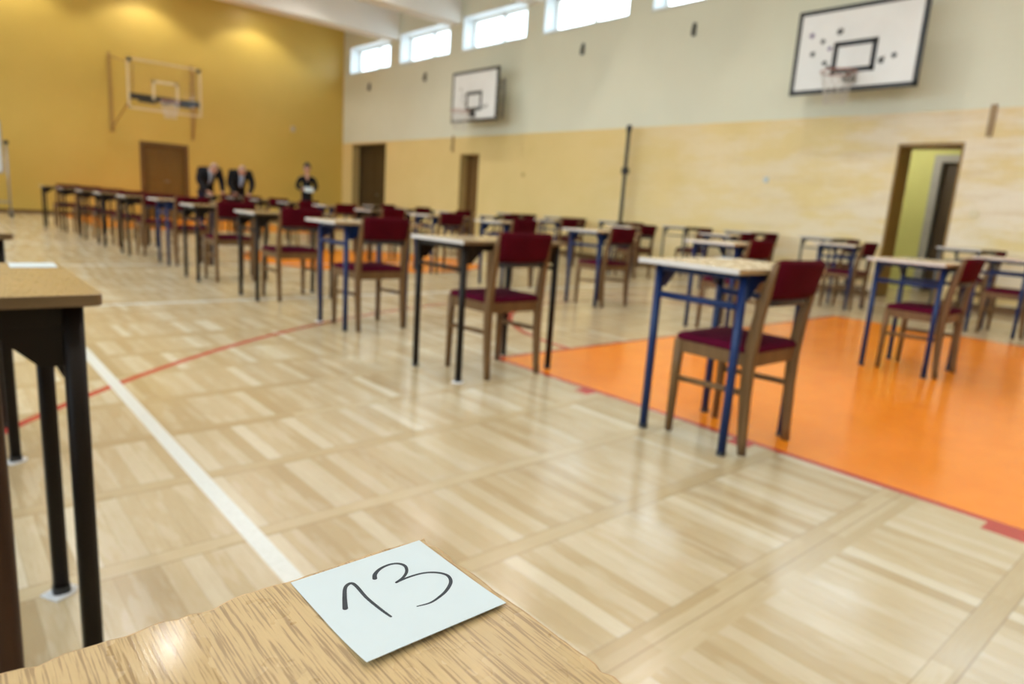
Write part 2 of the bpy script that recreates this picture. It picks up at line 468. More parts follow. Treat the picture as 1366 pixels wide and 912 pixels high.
# tall windows of the left wall (daylight from the left)
for i, (y0, y1) in enumerate(LWIN):
    fr = new(); z0, z1 = 1.6, 5.3
    for a, b, c, d in ((y0, y0+.07, z0, z1), (y1-.07, y1, z0, z1), (y0, y1, z0, z0+.07), (y0, y1, z1-.07, z1),
                       ((y0+y1)/2-.04, (y0+y1)/2+.04, z0, z1), (y0, y1, 3.4, 3.48)):
        box(fr, XL-.28, XL-.2, a, b, c, d)
    w = struct('window_%d' % (i+10), fr, M['white'])
    g = new(); box(g, XL-.245, XL-.239, y0+.07, y1-.07, z0+.07, z1-.07); obj('pane', g, M['glass'], w)

# beams across the ceiling, on the piers between the windows
for i, yb in enumerate((17.80, 14.86, 11.87, 8.90, 5.93, 2.96, -.01, -2.98)):
    bm = new(); box(bm, XL, XW, yb-.24, yb+.24, 5.36, ZC, .03)
    struct('beam_%d' % (i+1), bm, M['ceil'])

# doorway near the left corner of the right wall (dark double door)
y0, y1, h = DOORS[0]
bm = new()
box(bm, XW+.30, XW+.36, y0, (y0+y1)/2-.002, 0, h, .005); box(bm, XW+.30, XW+.36, (y0+y1)/2+.002, y1, 0, h, .005)
for a, b in ((y0+.15, (y0+y1)/2-.15), ((y0+y1)/2+.15, y1-.15)):
    for c, d in ((.2, 1.1), (1.3, h-.2)): box(bm, XW+.288, XW+.31, a, b, c, d, .008)
d1 = struct('door_1', bm, M['darkwood'])
bm = new(); tube(bm, [(XW+.30, (y0+y1)/2-.08, 1.05), (XW+.24, (y0+y1)/2-.08, 1.05), (XW+.24, (y0+y1)/2-.2, 1.05)], .011); obj('door_handle', bm, M['steel'], d1, True)
bm = new()
for a, b in ((y0, y0+.05), (y1-.05, y1)): box(bm, XW+.26, XW+.30, a, b, 0, h)
box(bm, XW+.26, XW+.30, y0, y1, h-.05, h); obj('door_frame', bm, M['darkwood'], d1)
bm = new(); box(bm, XW+.004, XW+.26, y1-.012, y1, 0, h); box(bm, XW+.004, XW+.26, y0, y0+.012, 0, h); box(bm, XW+.004, XW+.26, y0, y1, h-.012, h)
obj('reveal', bm, M['walltan'], d1)
# single door in the middle
y0, y1, h = DOORS[1]
bm = new(); box(bm, XW+.30, XW+.35, y0+.05, y1-.05, 0, h-.05, .006)
for c, d in ((.18, 1.0), (1.2, h-.2)): box(bm, XW+.288, XW+.31, y0+.17, y1-.17, c, d, .008)
d2 = struct('door_2', bm, M['doorwood'])
bm = new()
for a, b in ((y0, y0+.06), (y1-.06, y1)): box(bm, XW+.22, XW+.32, a, b, 0, h)
box(bm, XW+.22, XW+.32, y0, y1, h-.06, h); obj('door_frame', bm, M['framewood'], d2)
bm = new(); tube(bm, [(XW+.30, y0+.14, 1.05), (XW+.24, y0+.14, 1.05), (XW+.24, y0+.25, 1.05)], .010); obj('door_handle', bm, M['steel'], d2, True)
bm = new(); box(bm, XW+.004, XW+.22, y1-.012, y1, 0, h); box(bm, XW+.004, XW+.22, y0, y0+.012, 0, h); box(bm, XW+.004, XW+.22, y0, y1, h-.012, h)
obj('reveal', bm, M['walltan'], d2)
# open doorway at the right with the passage behind it
y0, y1, h = DOORS[2]
bm = new()
for a, b in ((y0+.001, y0+.030), (y1-.030, y1-.001)): box(bm, XW-.006, XW+WT+.01, a, b, 0, h-.045, .004)
box(bm, XW-.006, XW+WT+.01, y0+.001, y1-.001, h-.044, h-.001, .004)
struct('door_3', bm, M['ochreframe'])
PX = 13.0
bm = new(); wall_grid(bm, 'x', PX, PX+.2, 1.2, 6.4, 0, 2.75, [(3.22, 4.12, 0, 2.20)]); struct('wall_passage', bm, M['corridor'])
bm = new(); box(bm, XW+WT+.02, PX+.2, 6.4, 6.5, 0, 2.75); struct('wall_passage_end', bm, M['corridor'])
bm = new(); box(bm, XW+WT+.02, PX+.2, 1.1, 1.2, 0, 2.75); struct('wall_passage_side', bm, M['corridor'])
bm = new(); box(bm, XW+WT+.02, PX+.2, 1.1, 6.5, 2.75, 2.85); struct('ceiling_passage', bm, M['ceil'])
bm = new(); box(bm, PX+.10, PX+.15, 3.26, 4.08, 0, 2.16, .006)
for c, d in ((.18, 1.0), (1.2, 1.9)): box(bm, PX+.09, PX+.12, 3.4, 3.94, c, d, .008)
d4 = struct('door_4', bm, M['darkwood'])
bm = new()
for a, b in ((3.14, 3.26), (4.08, 4.20)): box(bm, PX-.025, PX+.15, a, b, 0, 2.16)
box(bm, PX-.025, PX+.15, 3.14, 4.20, 2.16, 2.28); obj('door_frame', bm, M['greypaint'], d4)
# double door in the far wall
x0, x1, h = FD
bm = new(); xm = x0 + .78
box(bm, x0+.06, xm-.001, YW+.10, YW+.15, 0, h-.06, .006); box(bm, xm+.001, x1-.06, YW+.10, YW+.15, 0, h-.06, .006)
for a, b in ((x0+.18, xm-.12), (xm+.10, x1-.16)):
    for c, d in ((.2, .95), (1.15, h-.22)): box(bm, a, b, YW+.088, YW+.11, c, d, .008)
d5 = struct('door_5', bm, M['ochrewood'])
bm = new()
for a, b in ((x0-.02, x0+.06), (x1-.06, x1+.02)): box(bm, a, b, YW-.012, YW+.13, 0, h-.06)
box(bm, x0-.02, x1+.02, YW-.012, YW+.13, h-.06, h+.02); obj('door_frame', bm, M['doorwood'], d5)
bm = new(); tube(bm, [(xm-.07, YW+.10, 1.02), (xm-.07, YW+.05, 1.02), (xm-.18, YW+.05, 1.02)], .011); obj('door_handle', bm, M['steel'], d5, True)
# skirting
bm = new()
segs = [(YB, 3.05), (3.98, 13.62), (14.42, 18.15), (20.25, YW)]
for a, b in segs: box(bm, XW-.018, XW, a, b, 0, .09, .004)
struct('baseboard_right', bm, M['doorwood'])
bm = new()
for a, b in ((XL, x0-.02), (x1+.02, XW)): box(bm, a, b, YW-.018, YW, 0, .09, .004)
struct('baseboard_far', bm, M['doorwood'])

# ------------------------------------------------------------------ lamps
def make_lamp(loc, label):
    t = thing('hanging_lamp', loc, 0, label, 'lamp', 'round lamps under the ceiling')
    bm = new(); tube(bm, [(0, 0, 0.02), (0, 0, .27)], .012); obj('stem', bm, M['steel'], t)
    bm = new(); lathe(bm, [(.05, .10), (.10, .09), (.20, .02), (.25, -.10), (.245, -.10), (.19, .01), (.09, .075), (.02, .08)], n=28)
    obj('reflector', bm, M['white'], t, True)
    bm = new(); lathe(bm, [(.02, .07), (.085, .05), (.10, 0.0), (.07, -.04), (.02, -.055)], n=20); obj('lens', bm, M['lamp'], t, True)
    return t
lampproto = None
for yi, yl in enumerate((20.0, 16.4, 13.8, 11.1, 8.2, 5.2, 2.2, -.8)):
    for xi, xl in enumerate((-1.0, 1.9, 4.75, 7.65)):
        loc = (xl, yl, ZC-.27)
        if lampproto is None: o = lampproto = make_lamp(loc, 'round white lamp hanging under the ceiling')
        else: o = dup(lampproto, loc)
        sp = bpy.data.lights.new('lamp_light', 'SPOT'); sp.energy = 17; sp.color = (1.0, .965, .91)
        sp.spot_size = math.radians(118 if yl > 19 else 138); sp.spot_blend = .35 if yl > 19 else .2; sp.shadow_soft_size = .10
        if yl > 19: sp.energy = 48; sp.color = (1.0, .95, .84)
        so = bpy.data.objects.new('lamp_light', sp); link(so); so.parent = o; so.location = (0, 0, -.12)
# added lamp, out of view, put in to light the passage
pt = thing('added_passage_lamp', (11.9, 4.6, 2.75), 0, 'added unseen round lamp lighting the passage behind the open doorway', 'lamp')
bm = new(); lathe(bm, [(.14, 0), (.15, -.03), (.11, -.08), (.02, -.10)], n=24); obj('lens', bm, M['lamp'], pt, True)
pl = bpy.data.lights.new('passage_fill_light', 'POINT'); pl.energy = 8; pl.color = (1, .93, .72); pl.shadow_soft_size = .1
po = bpy.data.objects.new('passage_fill_light', pl); link(po); po.parent = pt; po.location = (0, 0, -.16)

# ------------------------------------------------------------------ sky and portals
W = bpy.data.worlds.new('overcast_sky'); S.world = W; W.use_nodes = True
bg = W.node_tree.nodes['Background']
tc = W.node_tree.nodes.new('ShaderNodeTexCoord'); sx = W.node_tree.nodes.new('ShaderNodeSeparateXYZ')
rp = W.node_tree.nodes.new('ShaderNodeValToRGB')
rp.color_ramp.elements[0].position = .0; rp.color_ramp.elements[0].color = (.42, .47, .50, 1)
rp.color_ramp.elements[1].position = .12; rp.color_ramp.elements[1].color = (.75, .885, 1.0, 1)
W.node_tree.links.new(tc.outputs['Generated'], sx.inputs[0]); W.node_tree.links.new(sx.outputs[2], rp.inputs[0])
W.node_tree.links.new(rp.outputs[0], bg.inputs['Color'])
bg.inputs['Strength'].default_value = 7.8
def portal(name, loc, rot, sx, sy):
    l = bpy.data.lights.new(name, 'AREA'); l.shape = 'RECTANGLE'; l.size = sx; l.size_y = sy
    l.cycles.is_portal = True
    o = bpy.data.objects.new(name, l); link(o); o.location = loc; o.rotation_euler = rot
for y1, y0 in WIN: portal('window_portal', (XW+WT-.02, (y0+y1)/2, (WZ0+WZ1)/2), (0, PI/2, 0), WZ1-WZ0, y1-y0)
for y0, y1 in LWIN: portal('window_portal', (XL-.3, (y0+y1)/2, 3.45), (0, -PI/2, 0), 3.7, y1-y0)

# ------------------------------------------------------------------ desks
def desk_top(bm, w, d, z0, z1, ragged=False, mi_top=0, mi_edge=1):
    """top slab, its outline gently chipped along the far edge when ragged"""
    r = .006
    pts = []
    rnd = random.Random(5)
    def seg(a, b, n, amp, chips):
        out = []
        for i in range(n):
            t = i / n
            x = a[0]+(b[0]-a[0])*t; y = a[1]+(b[1]-a[1])*t
            nx, ny = -(b[1]-a[1]), b[0]-a[0]; L = math.hypot(nx, ny); nx /= L; ny /= L
            k = amp*rnd.random() if i else 0
            for c, wd, dp in chips:
                if abs(t-c) < wd: k += dp*(1-abs(t-c)/wd)
            out.append((x+nx*k, y+ny*k))
        return out
    if ragged:
        pts += seg((-w/2, -d/2), (w/2, -d/2), 6, 0, [])
        pts += seg((w/2, -d/2), (w/2, d/2), 110, .0007, [(.72, .01, .002), (.86, .008, .0022), (.93, .012, .0025), (.985, .012, .003)])
        pts += seg((w/2, d/2), (-w/2, d/2), 150, .0015, [(.004, .01, .0025), (.10, .012, .0012), (.157, .012, .004), (.172, .006, .003), (.20, .03, .0018), (.24, .012, .003), (.275, .02, .002), (.33, .02, .002)])
        pts += seg((-w/2, d/2), (-w/2, -d/2), 6, 0, [])
    else:
        pts = [(u, v) for u, v in rprof(w, d, .03, 4)]
    n = len(pts)
    def ring(z, ins):
        return [bm.verts.new((x-ins*(1 if x > 0 else -1)*(abs(abs(x)-w/2) < .02), y-ins*(1 if y > 0 else -1)*(abs(abs(y)-d/2) < .02), z)) for x, y in pts]
    rs = [ring(z0, .0015), ring(z0+.002, 0), ring(z1-.0018, 0), ring(z1-.0004, .0006), ring(z1, .0018)]
    for q, (a, b) in enumerate(zip(rs[:-1], rs[1:])):
        for k in range(n):
            f = bm.faces.new((a[k], a[(k+1) % n], b[(k+1) % n], b[k]))
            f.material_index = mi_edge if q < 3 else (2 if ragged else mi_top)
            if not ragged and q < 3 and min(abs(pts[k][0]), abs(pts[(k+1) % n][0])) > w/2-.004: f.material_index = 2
    bm.faces.new(rs[0][::-1]).material_index = mi_edge
    bm.faces.new(rs[-1]).material_index = mi_top

def make_desk(kind, H=.76, ragged=False, metal=None):
    blue = kind == 'blue'
    w, d = (.71, .50) if blue else (.77, .50)
    lx = .245 if blue else .345
    ly = .205
    met = metal or (M['blue'] if blue else M['brownmetal'])
    t = thing('school_desk')
    top = new(); desk_top(top, w, d, H-.020, H, ragged)
    obj('tabletop', top, ([M['beech'], M['tanedge'], M['daylitedge']] if blue else ([M['oakworn'], M['edge'], M['chip']] if ragged else [M['oak'], M['edge'], M['daylitedge']])) , t)
    for sx in (-1, 1):
        for sy in (1, -1):
            lg = new(); bar(lg, (sx*lx, sy*ly, .012), (sx*lx, sy*ly, H-.021), .032, .032, .3)
            leg = obj('leg', lg, met, t, True)
            ft = new(); bar(ft, (sx*lx, sy*ly, 0), (sx*lx, sy*ly, .020), .036, .036, .3); obj('foot_cap', ft, M['black'], leg)
    fr = new()
    for sy in (1, -1):
        box(fr, -lx+.014, lx-.014, sy*ly-.009, sy*ly+.009, H-.056, H-.021, .002)
        for sx in (-1, 1):     # gusset plates between leg and rail
            a = sx*(lx-.014)
            prism(fr, [(a, H-.03), (a-sx*.105, H-.03), (a-sx*.105, H-.055), (a-sx*.035, H-.125), (a, H-.125)], 'y', sy*ly-.004, sy*ly+.004)
    for sx in (-1, 1):
        box(fr, sx*lx-.009, sx*lx+.009, -ly+.014, ly-.014, H-.050, H-.021, .002)
    obj('frame', fr, met, t)
    for sx in (-1, 1):
        c = new(); bar(c, (sx*lx, -ly+.012, H-.155), (sx*lx, ly-.012, H-.155), .022, .028 if blue else .020, .3); obj('crossbar', c, met, t, True)
    return t
def felt(desk, x, y):
    bm = new(); bmesh.ops.create_circle(bm, cap_ends=True, segments=9, radius=.034)
    for v in bm.verts:
        v.co.z = .004; f = 1+.22*math.sin(v.co.x*170+v.co.y*90); v.co.x *= f; v.co.y *= f
    ext = bmesh.ops.extrude_face_region(bm, geom=bm.faces[:])
    for v in [e for e in ext['geom'] if isinstance(e, bmesh.types.BMVert)]: v.co.z = 0.0005
    bmesh.ops.translate(bm, verts=bm.verts[:], vec=(x, y, 0))
    o = obj('felt_pad', bm, M['felt'], desk); o['label'] = 'white felt pad under the leg'
    return o

# ------------------------------------------------------------------ chairs
def make_chair(wd):
    t = thing('wooden_chair')
    for s in (-1, 1):
        b = new()       # rear leg running up into the back post
        pth = [(-.192, 0, .030, .032), (-.185, .06, .032, .036), (-.172, .25, .036, .046), (-.168, .40, .038, .052), (-.172, .46, .038, .052),
               (-.184, .57, .036, .046), (-.206, .70, .033, .040), (-.228, .795, .026, .026), (-.231, .808, .018, .016)]
        path = []; prof = []
        for (y, z, ww, dd) in pth:
            path.append(((s*.186, y, z), (1, 0, 0), (0, 1, 0))); prof.append(rprof(ww, dd, .3))
        sweep(b, path, prof); obj('leg', b, wd, t, True)
        b = new()
        sweep(b, [((s*.190, .178, 0), (1, 0, 0), (0, 1, 0)), ((s*.188, .176, .30), (1, 0, 0), (0, 1, 0)), ((s*.186, .174, .43), (1, 0, 0), (0, 1, 0))],
              [rprof(.028, .028, .3), rprof(.036, .038, .3), rprof(.038, .042, .3)]); obj('leg', b, wd, t, True)
        b = new(); bar(b, (s*.187, -.168, .262), (s*.188, .165, .252), .016, .026, .35); obj('stretcher', b, wd, t, True)
    b = new()
    box(b, -.172, .172, .168, .188, .372, .430, .004); box(b, -.172, .172, -.180, -.158, .372, .430, .004)
    for s in (-1, 1): box(b, s*.186-.010, s*.186+.010, -.150, .160, .372, .430, .004)
    obj('seat_frame', b, wd, t)
    # cushion: rounded, domed
    b = new(); rings = []
    for z, ins, dome in ((.427, .004, 0), (.432, -.004, 0), (.446, -.006, 0), (.456, .004, 0), (.462, .028, 0), (.467, .08, 0), (.469, .14, 0)):
        rings.append([b.verts.new((x, y+.006, z)) for x, y in rprof(.405-2*ins, .372-2*ins, .12, 5)])
    for a, c in zip(rings[:-1], rings[1:]):
        for k in range(len(a)): b.faces.new((a[k], a[(k+1) % len(a)], c[(k+1) % len(a)], c[k]))
    b.faces.new(rings[0][::-1]); b.faces.new(rings[-1])
    obj('seat_cushion', b, M['seatmaroon'], t, True)
    # upholstered back panel, curved and leaning
    b = new(); nx, nz = 12, 10; front, back = [], []
    def yc(x, z):
        base = -.186 - (z-.60)*.225
        return base - .020*(1-(x/.19)**2)
    W2, Z0, Z1 = .196, .655, .818
    def outl(u, v):
        x = W2*u; z = Z0+(Z1-Z0)*v
        cr = .025      # rounded corners
        zz = Z0+cr*0 + (z-Z0)
        return x, zz
    for side in (1, -1):
        g = []
        for j in range(nz+1):
            row = []
            for i in range(nx+1):
                u = -1+2*i/nx; v = j/nz; x, z = outl(u, v)
                e = min(1.0, (1-abs(u))/.16, v/.14, (1-v)/.14); puff = .020*math.sqrt(max(0, 1-(1-max(e, 0))**2))
                if abs(u) > .86: z = z + (.5-v)*.018*((abs(u)-.86)/.14)
                row.append(b.verts.new((x, yc(x, z)-.002+side*(.004+puff), z)))
            g.append(row)
        (front if side == 1 else back).extend(g)
    for g in (front, back):
        for j in range(nz):
            for i in range(nx): b.faces.new((g[j][i], g[j][i+1], g[j+1][i+1], g[j+1][i]))
    loop = [(0, i) for i in range(nx+1)] + [(j, nx) for j in range(1, nz+1)] + [(nz, i) for i in range(nx-1, -1, -1)] + [(j, 0) for j in range(nz-1, 0, -1)]
    for q in range(len(loop)):
        a, c = loop[q], loop[(q+1) % len(loop)]
        b.faces.new((front[a[0]][a[1]], front[c[0]][c[1]], back[c[0]][c[1]], back[a[0]][a[1]]))
    bp = obj('backrest', b, M['maroon'], t, True)
    b = new(); pts = []
    sweep(b, [((x, yc(x, .640)+.002, .640), (0, 1, 0), (0, 0, 1)) for x in (-.175, -.09, 0, .09, .175)], rprof(.018, .026, .3)); obj('back_rail', b, M['black'], t, True)
    return t

ORD = ['first', 'second', 'third', 'fourth', 'fifth', 'sixth', 'seventh', 'eighth', 'ninth', 'tenth', 'eleventh', 'twelfth']
ROWS = {
 'L': ('row beside the white line', [(-.168, 1.515, 'brown'), (-.17, 2.88, 'brown')]),
 'T': ('row beside the orange edge', [(2.673, 1.582, 'blue'), (2.47, 3.03, 'brown'), (2.48, 4.53, 'blue'), (2.50, 6.0, 'brown'), (2.42, 7.4, 'brown'), (2.43, 8.9, 'blue'),
        (2.37, 10.15, 'brown'), (2.33, 11.5, 'brown'), (2.31, 12.85, 'brown'), (2.24, 14.25, 'brown'), (2.14, 15.7, 'brown')]),
 'U': ('row through the gym middle', [(5.29, 1.66, 'blue'), (5.39, 3.24, 'blue'), (5.40, 4.77, 'blue'), (5.42, 6.3, 'blue'), (5.40, 7.75, 'blue'), (5.40, 9.25, 'brown'),
        (5.38, 10.75, 'blue'), (5.38, 12.2, 'brown'), (5.38, 13.6, 'brown'), (5.38, 15.0, 'brown'), (5.38, 16.4, 'brown')]),
 'W': ('row before the doorways', [(8.32, 1.83, 'blue'), (8.55, 3.58, 'blue'), (8.40, 5.10, 'blue'), (8.40, 6.78, 'blue'), (8.40, 8.45, 'blue'), (8.40, 10.0, 'brown'), (8.40, 11.5, 'blue'), (8.40, 13.0, 'brown'), (8.40, 14.5, 'brown')]),
 'Z': ('row along the cream wall', [(9.92, 2.65, 'tall'), (9.92, 4.42, 'tall'), (9.92, 5.66, 'tall'), (9.92, 6.85, 'tall'), (9.92, 8.32, 'tall'), (9.92, 9.8, 'tall'), (9.92, 11.3, 'tall')]),
}
protos = {'blue': make_desk('blue', .775), 'brown': make_desk('brown', .765), 'tall': make_desk('brown', .82, False, M['dimmetal'])}
chair0 = make_chair(M['chairwood']); chair_dark = make_chair(M['darkchair'])
used_dark = False
used = set()
chair_used = False
def take(key):
    if key in used: return dup(protos[key])
    used.add(key); return protos[key]
desks = {}
for rk, (rname, lst) in ROWS.items():
    for i, (x, y, kind) in enumerate(lst):
        jr = random.Random(hash((i, x)) % 1000)
        d = take(kind); d.location = (x, y, 0)
        d.rotation_euler = (0, 0, math.radians(jr.uniform(-1.5, 1.5)) if rk in 'TUW' else 0)
        leg = {'blue': 'blue-legged', 'brown': 'brown-legged', 'tall': 'taller dark-legged'}[kind]
        order = ORD[i] + ' from the front'
        tag(d, '%s desk, %s in the %s' % (leg, order, rname), 'desk', 'exam desks')
        desks[rk, i] = d
        if rk == 'L': d['label'] = ('brown-legged desk with a white card, next beyond the chipped oak desk', 'brown-legged desk mostly out of view, second beyond the chipped oak desk')[i]
        dy = -.06
        if rk == 'L': dy = -.22
        if rk == 'Z': dy = -.10
        if rk == 'L':
            c = dup(chair_dark) if used_dark else chair_dark
            used_dark = True
        elif chair_used: c = dup(chair0)
        else: c = chair0; chair_used = True
        cx = x + (.015 if rk == 'T' else .0) + jr.uniform(-.004, .004)
        if rk == 'L': cx = x + .025
        if rk == 'Z': cx = x + .08
        c.location = (cx, y+dy, 0); c.rotation_euler = (0, 0, math.radians(jr.uniform(-.8, .8)) if rk != 'Z' else 0)
        tag(c, ('dark' if rk == 'L' else 'maroon') + ' chair at the %s desk from the front in the %s' % (ORD[i], rname), 'chair', 'exam chairs')
# the desk the number card lies on, closest of all
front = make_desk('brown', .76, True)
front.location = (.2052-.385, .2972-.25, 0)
tag(front, 'oak desk with chipped edge carrying the card numbered 13', 'desk', 'exam desks')
for key, sx, sy in ((('L', 0), 1, 1), (('L', 1), 1, -1), (('T', 1), -1, -1), (('T', 2), -1, 1)):
    d = desks[key]
    felt(d, sx*(.245 if ROWS[key[0]][1][key[1]][2] == 'blue' else .345), sy*.205)

# ------------------------------------------------------------------ cards with numbers
def card_mesh(w, d, curl, n=16):
    bm = new(); g = []
    def hz(u, v): return curl(u, v)
    for side in (0, 1):
        rows = []
        for j in range(n+1):
            rows.append([bm.verts.new((w*(i/n-.5), d*(j/n-.5), hz(i/n, j/n)+side*.00022)) for i in range(n+1)])
        g.append(rows)
    for rows in g:
        for j in range(n):
            for i in range(n): bm.faces.new((rows[j][i], rows[j][i+1], rows[j+1][i+1], rows[j+1][i]))
    loop = [(0, i) for i in range(n)] + [(j, n) for j in range(n)] + [(n, n-i) for i in range(n)] + [(n-j, 0) for j in range(n)]
    for q in range(len(loop)):
        a, c = loop[q], loop[(q+1) % len(loop)]
        bm.faces.new((g[0][a[0]][a[1]], g[0][c[0]][c[1]], g[1][c[0]][c[1]], g[1][a[0]][a[1]]))
    return bm
PC = (.1613, .2537); PW, PD = .0755, .0765
def curl(u, v):
    near = max(0, 1-v*2.2)            # the edge towards the reader lifts a little
    return .0003 + .0024*near**2*(1-.55*u) + .0004*u
note = thing('number_card', (PC[0], PC[1], .7602), 0, 'white square paper card with handwritten 13 on the oak desk', 'card', 'number cards')
obj('sheet', card_mesh(PW, PD, curl), M['paper'], note)
def stroke(pts, w):
    """inked line following the sheet, widths w along it"""
    P = [Vector((x-PC[0], y-PC[1], 0)) for x, y in pts]
    out = []
    for i in range(len(P)-1):
        p0 = P[max(i-1, 0)]; p1 = P[i]; p2 = P[i+1]; p3 = P[min(i+2, len(P)-1)]
        for k in range(8):
            t = k/8
            out.append(.5*((2*p1)+(p2-p0)*t+(2*p0-5*p1+4*p2-p3)*t*t+(3*p1-p0-3*p2+p3)*t**3))
    out.append(P[-1]); N = len(out); bm = new(); L = []
    for i, p in enumerate(out):
        t = (out[min(i+1, N-1)]-out[max(i-1, 0)]).normalized(); nrm = Vector((-t.y, t.x, 0))
        f = i/(N-1); k = f*(len(w)-1); a = int(min(k, len(w)-2)); ww = w[a]+(w[a+1]-w[a])*(k-a)
        z = curl(p.x/PW+.5, p.y/PD+.5)+.00022
        for q in ((ww/2, z+.00004), (-ww/2, z+.00004)):
            v = p+nrm*q[0]; v.z = q[1]; L.append(bm.verts.new(v))
    for i in range(N-1): bm.faces.new((L[2*i], L[2*i+1], L[2*i+3], L[2*i+2]))
    for end, c in ((0, out[0]), (N-1, out[-1])):      # round pen ends
        r = (w[0] if end == 0 else w[-1])/2
        z = curl(c.x/PW+.5, c.y/PD+.5)+.00027
        bm.faces.new([bm.verts.new((c.x+r*math.cos(a*PI/6), c.y+r*math.sin(a*PI/6), z)) for a in range(12)])
    r = bmesh.ops.extrude_face_region(bm, geom=bm.faces[:])
    bmesh.ops.translate(bm, verts=[e for e in r['geom'] if isinstance(e, bmesh.types.BMVert)], vec=(0, 0, .00003))
    return bm
one = [(.1352, .2570), (.1390, .2650), (.1432, .2725), (.1470, .2745), (.1482, .2710), (.1475, .2590), (.1482, .2470), (.1490, .2390)]
three = [(.1590, .2715), (.1612, .2750), (.1660, .2780), (.1720, .2788), (.1762, .2770), (.1778, .2730), (.1757, .2680), (.1712, .2642), (.1660, .2622)]
threeb = [(.1660, .2622), (.1740, .2628), (.1820, .2617), (.1880, .2580), (.1908, .2528), (.1888, .2470), (.1830, .2422), (.1770, .2394), (.1700, .2376), (.1632, .2388)]
o = obj('handwritten_one', stroke(one, [.0026, .0022, .0019, .0020, .0019, .0017, .0016, .0012]), M['ink'], note); o['label'] = 'handwritten dark digit one'
bm = stroke(three, [.0025, .0022, .0017, .0016, .0019, .0017, .0016, .0014])
b2 = stroke(threeb, [.0012, .0014, .0014, .0016, .0018, .0019, .0018, .0015, .0012, .0007])
me = bpy.data.meshes.new('t'); b2.to_mesh(me); b2.free(); bm.from_mesh(me); bpy.data.meshes.remove(me)
o = obj('handwritten_three', bm, M['ink'], note); o['label'] = 'handwritten dark digit three'

flat = card_mesh(.08, .08, lambda u, v: .0003+.002*max(0, v-.6), 8)
card0 = obj('number_card', flat, M['paper'])
first = True
for key, dx, dy in ((('L', 0), .35, .19), (('T', 0), .26, .20), (('T', 1), .28, .19), (('U', 0), .27, .19), (('U', 1), .27, .19), (('T', 2), .26, .19), (('T', 3), .28, .19),
                    (('U', 2), .27, .19), (('W', 0), .27, .19), (('W', 1), .27, .19)):
    d = desks[key]
    c = card0 if first else card0.copy()
    if not first: COL.objects.link(c)
    first = False
    if key == ('L', 0): dx = .335
    c.location = (d.location.x+dx, d.location.y+dy, (.7753 if ROWS[key[0]][1][key[1]][2] == 'blue' else .7653)); c.rotation_euler = (0, 0, random.uniform(-.1, .1))
    tag(c, 'white card on the %s desk from the front in the %s' % (ORD[key[1]], ROWS[key[0]][0]), 'card', 'number cards')

# ------------------------------------------------------------------ basketball boards
def ring_pts(cx, cy, cz, r, n=28): return [(cx+r*math.cos(2*PI*k/n), cy+r*math.sin(2*PI*k/n), cz) for k in range(n)]
def net(bm, cx, cy, cz, r):
    rows = 6; n = 12
    for k in range(n):
        for s in (1, -1):
            pts = []
            for j in range(rows+1):
                rr = r*(1-.42*(j/rows)**.8); a = 2*PI*(k+s*j*.5)/n
                pts.append((cx+rr*math.cos(a), cy+rr*math.sin(a), cz-.42*j/rows))
            tube(bm, pts, .004, 4)
def splat(bm, y, z, r, rnd, x):
    n = 14
    pts = [(y+math.cos(2*PI*k/n)*r*(1 if k % 2 else .55)*rnd.uniform(.7, 1.15), z+math.sin(2*PI*k/n)*r*(1 if k % 2 else .55)*rnd.uniform(.7, 1.15)) for k in range(n)]
    prism(bm, pts, 'x', x-.002, x)
def side_board(yc, label, z0=2.86, z1=4.02, w=1.75, marks=(), inner=(3.11, 3.54), innerw=.60):
    """white board hung on a bracket off the right wall; faces -X"""
    t = thing('basketball_board', (XW-.004, yc, 0), 0, label, 'basketball board', 'boards on the cream wall')
    xb = -.60
    b = new(); box(b, xb, xb+.03, -w/2+.02, w/2-.02, z0+.02, z1-.02); obj('board', b, M['whitegloss'], t)
    b = new()
    for a, c, e, f in ((-w/2, -w/2+.062, z0, z1), (w/2-.062, w/2, z0, z1), (-w/2, w/2, z0, z0+.062), (-w/2, w/2, z1-.062, z1)):
        box(b, xb-.006, xb+.045, a, c, e, f, .004)
    obj('border', b, M['black'], t)
    b = new(); iw = innerw/2; i0, i1 = inner
    for a, c, e, f in ((-iw, -iw+.07, i0, i1), (iw-.07, iw, i0, i1), (-iw, iw, i0, i0+.07), (-iw, iw, i1-.07, i1)):
        box(b, xb-.004, xb+.001, a, c, e, f)
    obj('target_square', b, M['black'], t)
    # hoop
    b = new(); tube(b, ring_pts(xb-.38, 0, 3.05, .225), .010, 8, cyc=True); hp = obj('hoop', b, M['orange_rim'], t, True)
    b = new(); net(b, xb-.38, 0, 3.05, .222); obj('net', b, M['rope'], hp)
    b = new(); box(b, xb-.03, xb-.006, -.075, .075, 2.97, 3.11, .006)
    prism(b, [(xb-.03, 3.045), (xb-.16, 3.045), (xb-.03, 2.98)], 'y', -.07, -.055); prism(b, [(xb-.03, 3.045), (xb-.16, 3.045), (xb-.03, 2.98)], 'y', .055, .07)
    obj('hoop_bracket', b, M['black'], t)
    for yy in (-.45, .45):
        b = new()
        for zz in (3.1, 3.8): tube(b, [(xb+.02, yy, zz), (-.006, yy*.8, zz)], .02, 8)
        tube(b, [(xb+.03, yy, 3.15), (-.006, yy*.8, 3.78)], .016, 8)
        box(b, -.02, -.002, yy*.8-.05, yy*.8+.05, 3.0, 3.9, .003)
        obj('wall_mount', b, M['greypaint'], t)
    if marks:
        rnd = random.Random(3)
        for y, z, r, mat in marks:
            b = new(); splat(b, y, z, r, rnd, xb-.0005)
            obj('blot', b, mat, t)
    return t
M['blotpurple'] = paint('purple_blot', (.10, .06, .20), .6)
dk = M['black']
